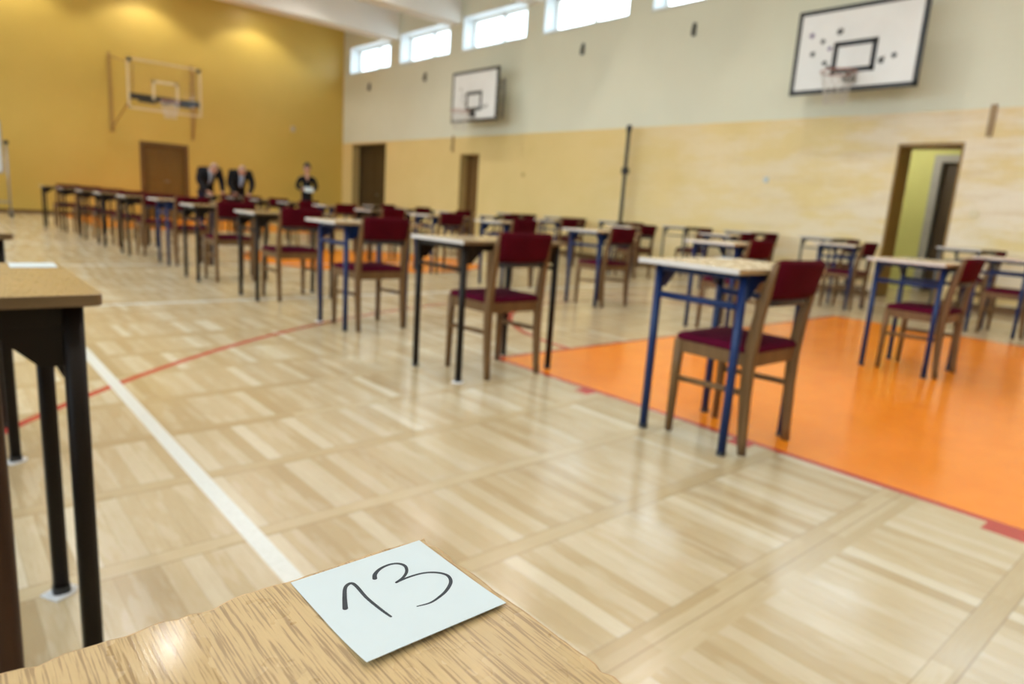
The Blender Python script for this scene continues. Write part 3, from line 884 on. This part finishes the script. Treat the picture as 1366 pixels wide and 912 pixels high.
side_board(4.49, 'white basketball board with dark blots beside the open doorway', marks=[
    (5.138-4.49, 3.674, .05, M['blotpurple']), (4.96-4.49, 3.576, .045, dk), (4.726-4.49, 3.678, .065, dk), (4.848-4.49, 3.466, .04, M['blotpurple']), (5.089-4.49, 3.417, .055, dk),
    (4.893-4.49, 3.276, .05, dk), (4.83-4.49, 3.21, .045, dk), (4.115-4.49, 3.233, .065, dk), (3.956-4.49, 3.275, .055, dk)])
side_board(13.17, 'smaller looking white basketball board nearer the corner doors', marks=[(.52, 3.62, .05, M['greypaint']), (.42, 3.48, .05, M['greypaint']), (.46, 3.38, .04, M['greypaint']), (.36, 3.30, .05, M['greypaint']), (-.38, 3.17, .05, dk), (-.48, 3.19, .05, dk)])
# clear board on the ochre wall
t = thing('basketball_board', (4.98, YW, 0), 0, 'clear basketball board with black bar above the ochre wall door', 'basketball board')
yb = -1.30; w = 1.74; z0, z1 = 2.74, 3.95
b = new(); box(b, -w/2+.01, w/2-.01, yb, yb+.012, z0+.01, z1-.01); obj('board', b, M['acrylic'], t)
b = new()
for a, c, e, f in ((-w/2, -w/2+.045, z0, z1), (w/2-.045, w/2, z0, z1), (-w/2, w/2, z0, z0+.045), (-w/2, w/2, z1-.045, z1)): box(b, a, c, yb-.004, yb+.016, e, f)
M['cream'] = paint('cream_lines', (.74, .64, .42), .5)
obj('border', b, M['cream'], t)
b = new()
for a, c, e, f in ((-.31, -.25, 3.02, 3.50), (.25, .31, 3.02, 3.50), (-.31, .31, 3.44, 3.50)): box(b, a, c, yb-.003, yb, e, f)
obj('target_square', b, M['cream'], t)
b = new(); box(b, -.84, .84, yb+.02, yb+.10, 2.98, 3.12, .01)
for s in (-1, 1): box(b, s*.42-.20, s*.42+.20, yb+.03, yb+.11, 2.93, 3.10, .01)
obj('support_bar', b, M['black'], t)
for sx in (-1, 1):
    b = new(); lathe(b, [(.05, 0), (.05, .03), (.02, .04)], n=12)
    bmesh.ops.rotate(b, verts=b.verts[:], cent=(0, 0, 0), matrix=Matrix.Rotation(PI/2, 3, 'X')); bmesh.ops.translate(b, verts=b.verts[:], vec=(sx*.80, yb-.002, 3.89)); obj('corner_bolt', b, M['black'], t)
b = new(); tube(b, ring_pts(0, yb-.38, 3.0, .225), .010, 8, cyc=True); hp = obj('hoop', b, M['orange_rim'], t, True)
b = new(); net(b, 0, yb-.38, 3.0, .222); obj('net', b, M['rope'], hp)
b = new(); box(b, -.09, .09, yb-.16, yb-.005, 2.93, 3.04, .01); obj('hoop_bracket', b, M['black'], t)
M['ochremetal'] = paint('ochre_metal', (.40, .25, .07), .5)
for s in (-1, 1):
    b = new()
    tube(b, [(s*.75, yb+.05, 3.8), (s*1.0, -.02, 4.1)], .022, 8); tube(b, [(s*.75, yb+.05, 3.05), (s*1.0, -.02, 2.3)], .022, 8)
    tube(b, [(s*.75, yb+.06, 3.05), (s*.72, yb+.06, 3.80)], .018, 8); box(b, s*1.0-.04, s*1.0+.04, -.03, -.001, 2.2, 4.2, .004)
    obj('wall_mount', b, M['ochremetal'], t)

# ------------------------------------------------------------------ small things on the walls
def wall_hook(y, label):
    t = thing('wall_hook', (XW, y, 4.24), 0, label, 'hook', 'dark hooks under the high windows')
    b = new(); box(b, -.02, -.001, -.035, .035, -.11, .11, .006); obj('mount_plate', b, M['black'], t)
    b = new(); tube(b, [(-.02, 0, .07), (-.05, 0, .03), (-.06, 0, -.03), (-.05, 0, -.08), (-.075, 0, -.10)], .016, 8); obj('hook', b, M['black'], t, True)
wall_hook(19.2, 'dark hook high on the cream wall, first from the ochre corner')
wall_hook(16.17, 'dark hook high on the cream wall, second from the ochre corner')
wall_hook(10.33, 'dark hook high on the cream wall above the dark post')
wall_hook(7.63, 'dark hook high on the cream wall beside the blotted board')
t = thing('net_post', (10.36, 8.70, 0), 0, 'dark upright post standing against the cream wall', 'post')
b = new(); tube(b, [(0, 0, .02), (0, 0, 2.56)], .036, 12); obj('pole', b, M['black'], t, True)
b = new(); lathe(b, [(.13, 0), (.13, .012), (.05, .03), (.04, .06)], n=20); obj('base', b, M['black'], t)
b = new(); lathe(b, [(.045, 2.50), (.055, 2.53), (.05, 2.62), (.02, 2.64)], n=14); obj('cap', b, M['black'], t)
b = new(); box(b, -.055, .055, -.055, .055, 1.72, 1.84, .01); box(b, -.02, .10, -.02, .02, 1.76, 1.80, .004); obj('winch', b, M['black'], t)
def socket(name, y, z, mat, w, h, label, cat='switch'):
    t = thing(name, (XW, y, z), 0, label, cat)
    b = new(); box(b, -.014, -.001, -w/2, w/2, -h/2, h/2, .004); obj('plate', b, mat, t)
    b = new(); box(b, -.020, -.012, -w*.28, w*.28, -h*.3, h*.3, .003); obj('rocker', b, mat, t)
socket('light_switch', 5.88, 1.67, M['paper'], .085, .085, 'small white switch on the tan wall left of the open doorway')
socket('light_switch', 11.93, 1.70, M['walltan'], .10, .10, 'tan switch on the wall right of the middle door')
socket('wall_socket', 2.84, 1.27, M['cream'], .10, .09, 'small cream socket on the wall right of the open doorway', 'socket')
def batten(y, label):
    t = thing('wall_cleat', (XW, y, 2.46), 0, label, 'cleat')
    b = new(); box(b, -.03, -.001, -.035, .035, -.20, .20, .004); obj('batten', b, M['cleat'], t)
    b = new(); tube(b, [(-.03, 0, -.12), (-.07, 0, -.13), (-.075, 0, -.08)], .008, 6); obj('hook', b, M['cleat'], t)
batten(2.85, 'brown wooden cleat high right of the open doorway')
batten(14.75, 'brown wooden cleat on the tan wall left of the middle door')
t = thing('loudspeaker', (8.89, YW, 2.87), 0, 'small pale box high on the ochre wall near the corner', 'box')
b = new(); box(b, -.06, .06, -.06, -.001, -.08, .08, .01); obj('wall_mount', b, M['cream'], t)  # main body of the speaker box itself; it has no separate mount
b = new(); box(b, -.045, .045, -.064, -.058, -.06, .06, .004); obj('front_grille', b, M['greypaint'], t)
for y, x in ((18.95, .84),):
    t = thing('whiteboard', (x, y, 0), 0, 'white board on a wheeled stand before the ochre wall', 'whiteboard')
    b = new(); box(b, -.78, .60, -.02, .02, .96, 2.05, .008); obj('panel', b, M['whitegloss'], t)
    b = new()
    for a, c, e, f in ((-.80, -.77, .95, 2.06), (.59, .62, .95, 2.06), (-.80, .62, .94, .97), (-.80, .62, 2.04, 2.07)): box(b, a, c, -.03, .03, e, f, .004)
    obj('frame', b, M['steel'], t)
    for sx in (-.84, .69):
        b = new(); bar(b, (sx, 0, .10), (sx, 0, 1.62), .04, .04, .3); pst = obj('post', b, M['steel'], t, True)
        b = new(); lathe(b, [(.05, 0), (.05, .06), (.02, .08)], (sx, 0, 1.58), 12); obj('knob', b, M['black'], pst)
        b = new(); bar(b, (sx, -.30, .11), (sx, .30, .11), .04, .04, .3); obj('foot', b, M['steel'], t)
        for yy in (-.27, .27):
            b = new(); tube(b, [(sx-.02, yy, .05), (sx+.02, yy, .05)], .05, 14); box(b, sx-.012, sx+.012, yy-.012, yy+.012, .05, .11); obj('wheel', b, M['black'], t, True)
    b = new(); box(b, -.84, .69, -.015, .015, .30, .34, .004); obj('rail', b, M['steel'], t)

# ------------------------------------------------------------------ people
def skin_mesh(name, verts, edges, radii, mat, parent, root=0, sub=2, mats=None):
    me = bpy.data.meshes.new(name); me.from_pydata(verts, edges, [])
    o = bpy.data.objects.new(name, me); link(o)
    md = o.modifiers.new('Skin', 'SKIN'); md.use_smooth_shade = True
    sv = me.skin_vertices[0].data
    for i, r in enumerate(radii):
        r = r if isinstance(r, tuple) else (r, r)
        sv[i].radius = r; sv[i].use_root = (i == root)
    sb = o.modifiers.new('Sub', 'SUBSURF'); sb.levels = sub; sb.render_levels = sub
    dg = bpy.context.evaluated_depsgraph_get(); dg.update()
    m2 = bpy.data.meshes.new_from_object(o.evaluated_get(dg)); m2.name = name
    o.modifiers.clear(); o.data = m2; bpy.data.meshes.remove(me)
    m2.materials.clear(); m2.materials.append(mat)
    for p in m2.polygons: p.use_smooth = True
    if parent is not None: o.parent = parent
    return o

class G:
    def __init__(s): s.v = []; s.e = []; s.r = []
    def add(s, p, r, to=None):
        s.v.append(tuple(p)); s.r.append(r); i = len(s.v)-1
        if to is not None: s.e.append((to, i))
        return i
    def chain(s, to, pts):
        for p, r in pts: to = s.add(p, r, to)
        return to

def hand(g, wrist, d, palm_n, side):
    """palm and five bent fingers growing from the wrist vertex; d = pointing direction, palm_n = towards the held thing"""
    p = Vector(g.v[wrist]); d = Vector(d).normalized(); nn = Vector(palm_n).normalized(); s = d.cross(nn).normalized()*side
    palm = g.add(p+d*.05, (.036, .020), wrist); pm = g.add(p+d*.085+nn*.006, (.036, .018), palm)
    for k, (o, L) in enumerate(((-.030, .058), (-.010, .068), (.010, .064), (.030, .050))):
        b = p+d*.10+s*o+nn*.008
        f = g.add(b, .0095, pm); f = g.add(b+d*L*.5+nn*L*.22, .0088, f); g.add(b+d*L*.8+nn*L*.6, .0078, f)
    b = p+d*.04-s*.036+nn*.008
    f = g.add(b, .0115, palm); f = g.add(b+d*.032-s*.012+nn*.014, .0100, f); g.add(b+d*.058-s*.008+nn*.028, .0088, f)

def head_parts(root, c, fwd, up, hairmat, long=False):
    """eyes, mouth and hair set on a head centred at c that looks along fwd"""
    c = Vector(c); f = Vector(fwd).normalized(); u = (Vector(up)-f*Vector(up).dot(f)).normalized(); s = f.cross(u)
    for k in (-1, 1):
        b = new(); bmesh.ops.create_icosphere(b, subdivisions=2, radius=.0085, matrix=Matrix.Translation(c+f*.085+s*k*.030+u*.012)); obj('eye', b, M['black'], root, True)
    b = new(); tube(b, [c+f*.080-u*.055+s*.024, c+f*.092-u*.057, c+f*.080-u*.055-s*.024], .006, 6); obj('mouth', b, M['orange_rim'], root, True)
    b = new(); bmesh.ops.create_uvsphere(b, u_segments=20, v_segments=14, radius=1)
    R = Matrix((s, f, u)).transposed()
    for v in b.verts:
        q = v.co.copy()
        if long: w = Vector((q.x*.094, q.y*.112-.016, q.z*.128+.012))
        else: w = Vector((q.x*.089, q.y*.106-.018, q.z*.112+.020))
        if w.y > .02 and w.z < .075: w.y = .02+(w.y-.02)*.15       # hairline stops above the face
        if w.z < -.035 and not long: w.z = -.035
        v.co = c+R @ w
    obj('hair', b, hairmat, root, True)

def head_chain(g, neck, c, f, u):
    c = Vector(c); f = Vector(f).normalized(); u = Vector(u).normalized(); s = f.cross(u)
    a = g.add(c-u*.085+f*.018, (.055, .058), neck)
    m = g.add(c-u*.03+f*.012, (.072, .082), a)
    t = g.add(c+u*.04-f*.004, (.078, .092), m); g.add(c+u*.095-f*.012, (.052, .064), t)
    n0 = g.add(c+f*.088-u*.012, .011, m); g.add(c+f*.108-u*.028, .012, n0)
    for k in (-1, 1):
        e = g.add(c+s*k*.078-f*.012, .014, m); g.add(c+s*k*.088-f*.020+u*.012, .012, e)

def man(loc, rz, label, shirt, tie, lean=1.0, paper_hand=-1, mirror=1):
    t = thing('person', loc, rz, label, 'person', 'people at the far desks')
    hip = Vector((0, .10, .90)); wst = Vector((0, .05, 1.05)); chest = Vector((0, -.12, 1.24)); nb = Vector((0, -.25, 1.345)); hc = Vector((.02*mirror, -.385, 1.365))
    hf = Vector((.10*mirror, -.66, -.75)); hu = Vector((0, -.75, .66))
    sh = {s: Vector((s*.205, -.16, 1.335)) for s in (-1, 1)}
    el = {s: Vector((s*.268, -.19, 1.06)) for s in (-1, 1)}
    wr = {s: Vector((s*.175+.03*mirror, -.385, .838)) for s in (-1, 1)}
    # body, one continuous surface
    g = G(); h = g.add(hip, (.12, .10)); w = g.add(wst, (.11, .09), h); c = g.add(chest, (.125, .095), w); n = g.add(nb, .058, c); n2 = g.add((nb+hc)/2+Vector((0, .01, -.02)), .054, n)
    head_chain(g, n2, hc, hf, hu)
    for s in (-1, 1):
        a = g.add(sh[s], .062, c); e = g.add(el[s], .042, a); wi = g.add(wr[s], (.028, .024), e)
        hand(g, wi, (-s*.25, -.8, -.12), (0, -.1, -1), s)
        k = g.chain(h, [((s*.10, .11, .80), .085), ((s*.11, .06, .48), .055), ((s*.11, .09, .10), .040)]); g.add((s*.12, -.06, .04), (.038, .030), k)
    skin_mesh('body', g.v, g.e, g.r, M['skin'], t)
    # jacket
    g = G(); hb = g.add(hip+Vector((0, .0, -.16)), .185); h = g.add(hip+Vector((0, -.01, .02)), .178, hb); w = g.add(wst, .172, h); c = g.add(chest, .180, w); u = g.add(chest+Vector((0, -.065, .075)), (.16, .12), c)
    for s in (-1, 1):
        a = g.add(sh[s], .095, u); e = g.add(el[s], .080, a); g.add(wr[s]+Vector((0, -.01, .01)), .050, e)
    skin_mesh('jacket', g.v, g.e, g.r, M['suit'], t)
    # trousers
    g = G(); h = g.add((0, .10, .92), (.150, .135))
    for s in (-1, 1): g.chain(h, [((s*.10, .11, .76), .105), ((s*.11, .065, .48), .078), ((s*.11, .09, .09), .064)])
    skin_mesh('trousers', g.v, g.e, g.r, M['trousers'], t)
    for s in (-1, 1):
        b = new(); lathe(b, [(.02, 0), (.055, .0), (.058, .03), (.045, .07), (.02, .085)], n=16)
        for v in b.verts: v.co.y = v.co.y*2.3
        bmesh.ops.translate(b, verts=b.verts[:], vec=(s*.115, -.0, 0)); obj('shoe', b, M['shoe'], t, True)
    # shirt front and tie follow the chest
    def strip(name, w0, w1, off, mat):
        b = new(); L = []
        for k in range(9):
            f = k/8; p = Vector((0, -.262, 1.345)).lerp(Vector((0, -.115, .995)), f); p.y -= .072*math.sin(PI*f)+.034; ww = w0+(w1-w0)*f
            row = [b.verts.new((p.x+x*ww, p.y-off+.018*abs(x)**2, p.z)) for x in (-1, -.5, 0, .5, 1)]; L.append(row)
        for a, c2 in zip(L[:-1], L[1:]):
            for i in range(4): b.faces.new((a[i], a[i+1], c2[i+1], c2[i]))
        r = bmesh.ops.extrude_face_region(b, geom=b.faces[:])
        bmesh.ops.translate(b, verts=[e for e in r['geom'] if isinstance(e, bmesh.types.BMVert)], vec=(0, .05, .01))
        obj(name, b, mat, t, True)
    strip('shirt', .062, .026, .010, shirt); strip('tie', .018, .024, .022, tie)
    head_parts(t, hc, hf, hu, M['hairgrey'])
    return t
man((5.19, 17.10, 0), .06, 'man in dark suit with grey shirt leaning over the desk beside the ochre door', M['shirtgrey'], M['tie'], mirror=1)
man((5.93, 17.10, 0), -.10, 'man in dark suit with light blue shirt bending over papers', M['shirtblue'], M['shirtblue'], mirror=-1)

def woman(loc, rz, label):
    t = thing('person', loc, rz, label, 'person', 'people at the far desks')
    nb = Vector((0, -.01, 1.41)); hc = Vector((0, -.03, 1.555)); hf = Vector((-.25, -1, -.62)); hu = Vector((0, -.5, 1))
    sh = {s: Vector((s*.165, 0, 1.345)) for s in (-1, 1)}; el = {s: Vector((s*.235, .0, 1.08)) for s in (-1, 1)}; wr = {s: Vector((s*.11, -.20, 1.045)) for s in (-1, 1)}
    g = G(); h = g.add((0, 0, .90), (.11, .09)); w = g.add((0, 0, 1.08), (.085, .07), h); c = g.add((0, -.01, 1.26), (.095, .075), w); n = g.add(nb, .046, c)
    head_chain(g, n, hc, hf, hu)
    for s in (-1, 1):
        a = g.add(sh[s], .048, c); e = g.add(el[s], .035, a); wi = g.add(wr[s], (.024, .021), e); hand(g, wi, (-s*.95, -.2, .12), (0, -.6, -.6), s)
        k = g.chain(h, [((s*.085, 0, .78), .082), ((s*.085, -.01, .48), .052), ((s*.085, .02, .09), .034)]); g.add((s*.09, -.10, .04), (.034, .026), k)
    skin_mesh('body', g.v, g.e, g.r, M['skin'], t)
    g = G(); hb = g.add((0, 0, .80), .165); h = g.add((0, 0, .92), .155, hb); w = g.add((0, 0, 1.08), .125, h); c = g.add((0, -.005, 1.25), .135, w); u = g.add((0, .012, 1.34), (.11, .085), c)
    for s in (-1, 1):
        a = g.add(sh[s], .076, u); e = g.add(el[s], .062, a); g.add(wr[s]+Vector((s*.015, .02, 0)), .036, e)
    skin_mesh('jacket', g.v, g.e, g.r, M['dress'], t)
    g = G(); h = g.add((0, 0, .94), .150); m = g.add((0, 0, .70), .170, h); g.add((0, 0, .42), .165, m)
    skin_mesh('skirt', g.v, g.e, g.r, M['dress'], t)
    b = new(); L = []
    for k in range(7):       # bare neckline: the V of skin above the jacket
        f = k/6; z = 1.42-.17*f; ww = .050*(1-f)+.006
        L.append([b.verts.new((x*ww, -.100-.048*f+.014*x*x, z)) for x in (-1, 0, 1)])
    for a, c2 in zip(L[:-1], L[1:]):
        for i in range(2): b.faces.new((a[i], a[i+1], c2[i+1], c2[i]))
    r = bmesh.ops.extrude_face_region(b, geom=b.faces[:]); bmesh.ops.translate(b, verts=[e for e in r['geom'] if isinstance(e, bmesh.types.BMVert)], vec=(0, .05, 0))
    obj('neckline', b, M['skin'], t, True)
    for s in (-1, 1):
        b = new(); lathe(b, [(.02, 0), (.042, .0), (.045, .03), (.036, .06), (.02, .07)], n=16)
        for v in b.verts: v.co.y = v.co.y*2.4
        bmesh.ops.translate(b, verts=b.verts[:], vec=(s*.085, -.035, 0)); obj('shoe', b, M['shoe'], t, True)
    head_parts(t, hc, hf, hu, M['hairdark'], True)
    b = new(); bmesh.ops.create_uvsphere(b, u_segments=16, v_segments=10, radius=.055, matrix=Matrix.Translation((hc.x+.01, hc.y+.055, hc.z+.105))); obj('hair_bun', b, M['hairdark'], t, True)
    return t
woman((7.42, 16.55, 0), -.30, 'woman with dark hair in black jacket holding white sheets at her waist')

sheet = card_mesh(.21, .297, lambda u, v: .0005+.004*math.sin(u*3)*v, 8)
s0 = obj('paper_sheet', sheet, M['paper'])
s0.location = (5.40, 16.36, (.7655)); s0.rotation_euler = (math.radians(0), 0, .2)
tag(s0, 'white sheet lying before the man in the grey shirt', 'paper', 'papers held or read by the people')
s1 = s0.copy(); COL.objects.link(s1); s1.location = (5.64, 16.38, (.7655)); s1.rotation_euler = (0, 0, -.3)
tag(s1, 'white sheet lying before the man in the light blue shirt', 'paper', 'papers held or read by the people')
s2 = s0.copy(); COL.objects.link(s2)
s2.location = (7.335, 16.235, 1.04); s2.scale = (1.0, .6, 1); s2.rotation_euler = (math.radians(40), math.radians(0), -.30+PI/2*0)
tag(s2, 'white sheets held at the waist by the woman in black', 'paper', 'papers held or read by the people')

# ------------------------------------------------------------------ camera
f_px, yaw, pitch, roll = 892.185, .726455, .198430, -.067325
cy, sy = math.cos(yaw), math.sin(yaw)
fwd = Vector((sy*math.cos(pitch), cy*math.cos(pitch), -math.sin(pitch)))
right = Vector((cy, -sy, 0)); down = fwd.cross(right)
c, s = math.cos(roll), math.sin(roll)
r2 = c*right+s*down; d2 = -s*right+c*down
mat = Matrix((( r2.x, -d2.x, -fwd.x, 0), (r2.y, -d2.y, -fwd.y, 0), (r2.z, -d2.z, -fwd.z, .95), (0, 0, 0, 1)))
cam = bpy.data.cameras.new('camera'); cam.sensor_fit = 'HORIZONTAL'; cam.sensor_width = 36; cam.lens = f_px*36/1366
cam.clip_start = .02; cam.clip_end = 200
cam.dof.use_dof = True; cam.dof.focus_distance = .350; cam.dof.aperture_fstop = 7.8
co = bpy.data.objects.new('camera', cam); link(co); co.matrix_world = mat
S.camera = co

vs = S.view_settings; vs.view_transform = 'Standard'; vs.look = 'None'; vs.exposure = 0.12; vs.gamma = 1.0; vs.use_curve_mapping = False
try:
    S.cycles.use_denoising = True
    S.cycles.max_bounces = 8; S.cycles.diffuse_bounces = 5; S.cycles.sample_clamp_indirect = 6.0; S.cycles.transparent_max_bounces = 12
    S.cycles.use_adaptive_sampling = False
except Exception: pass
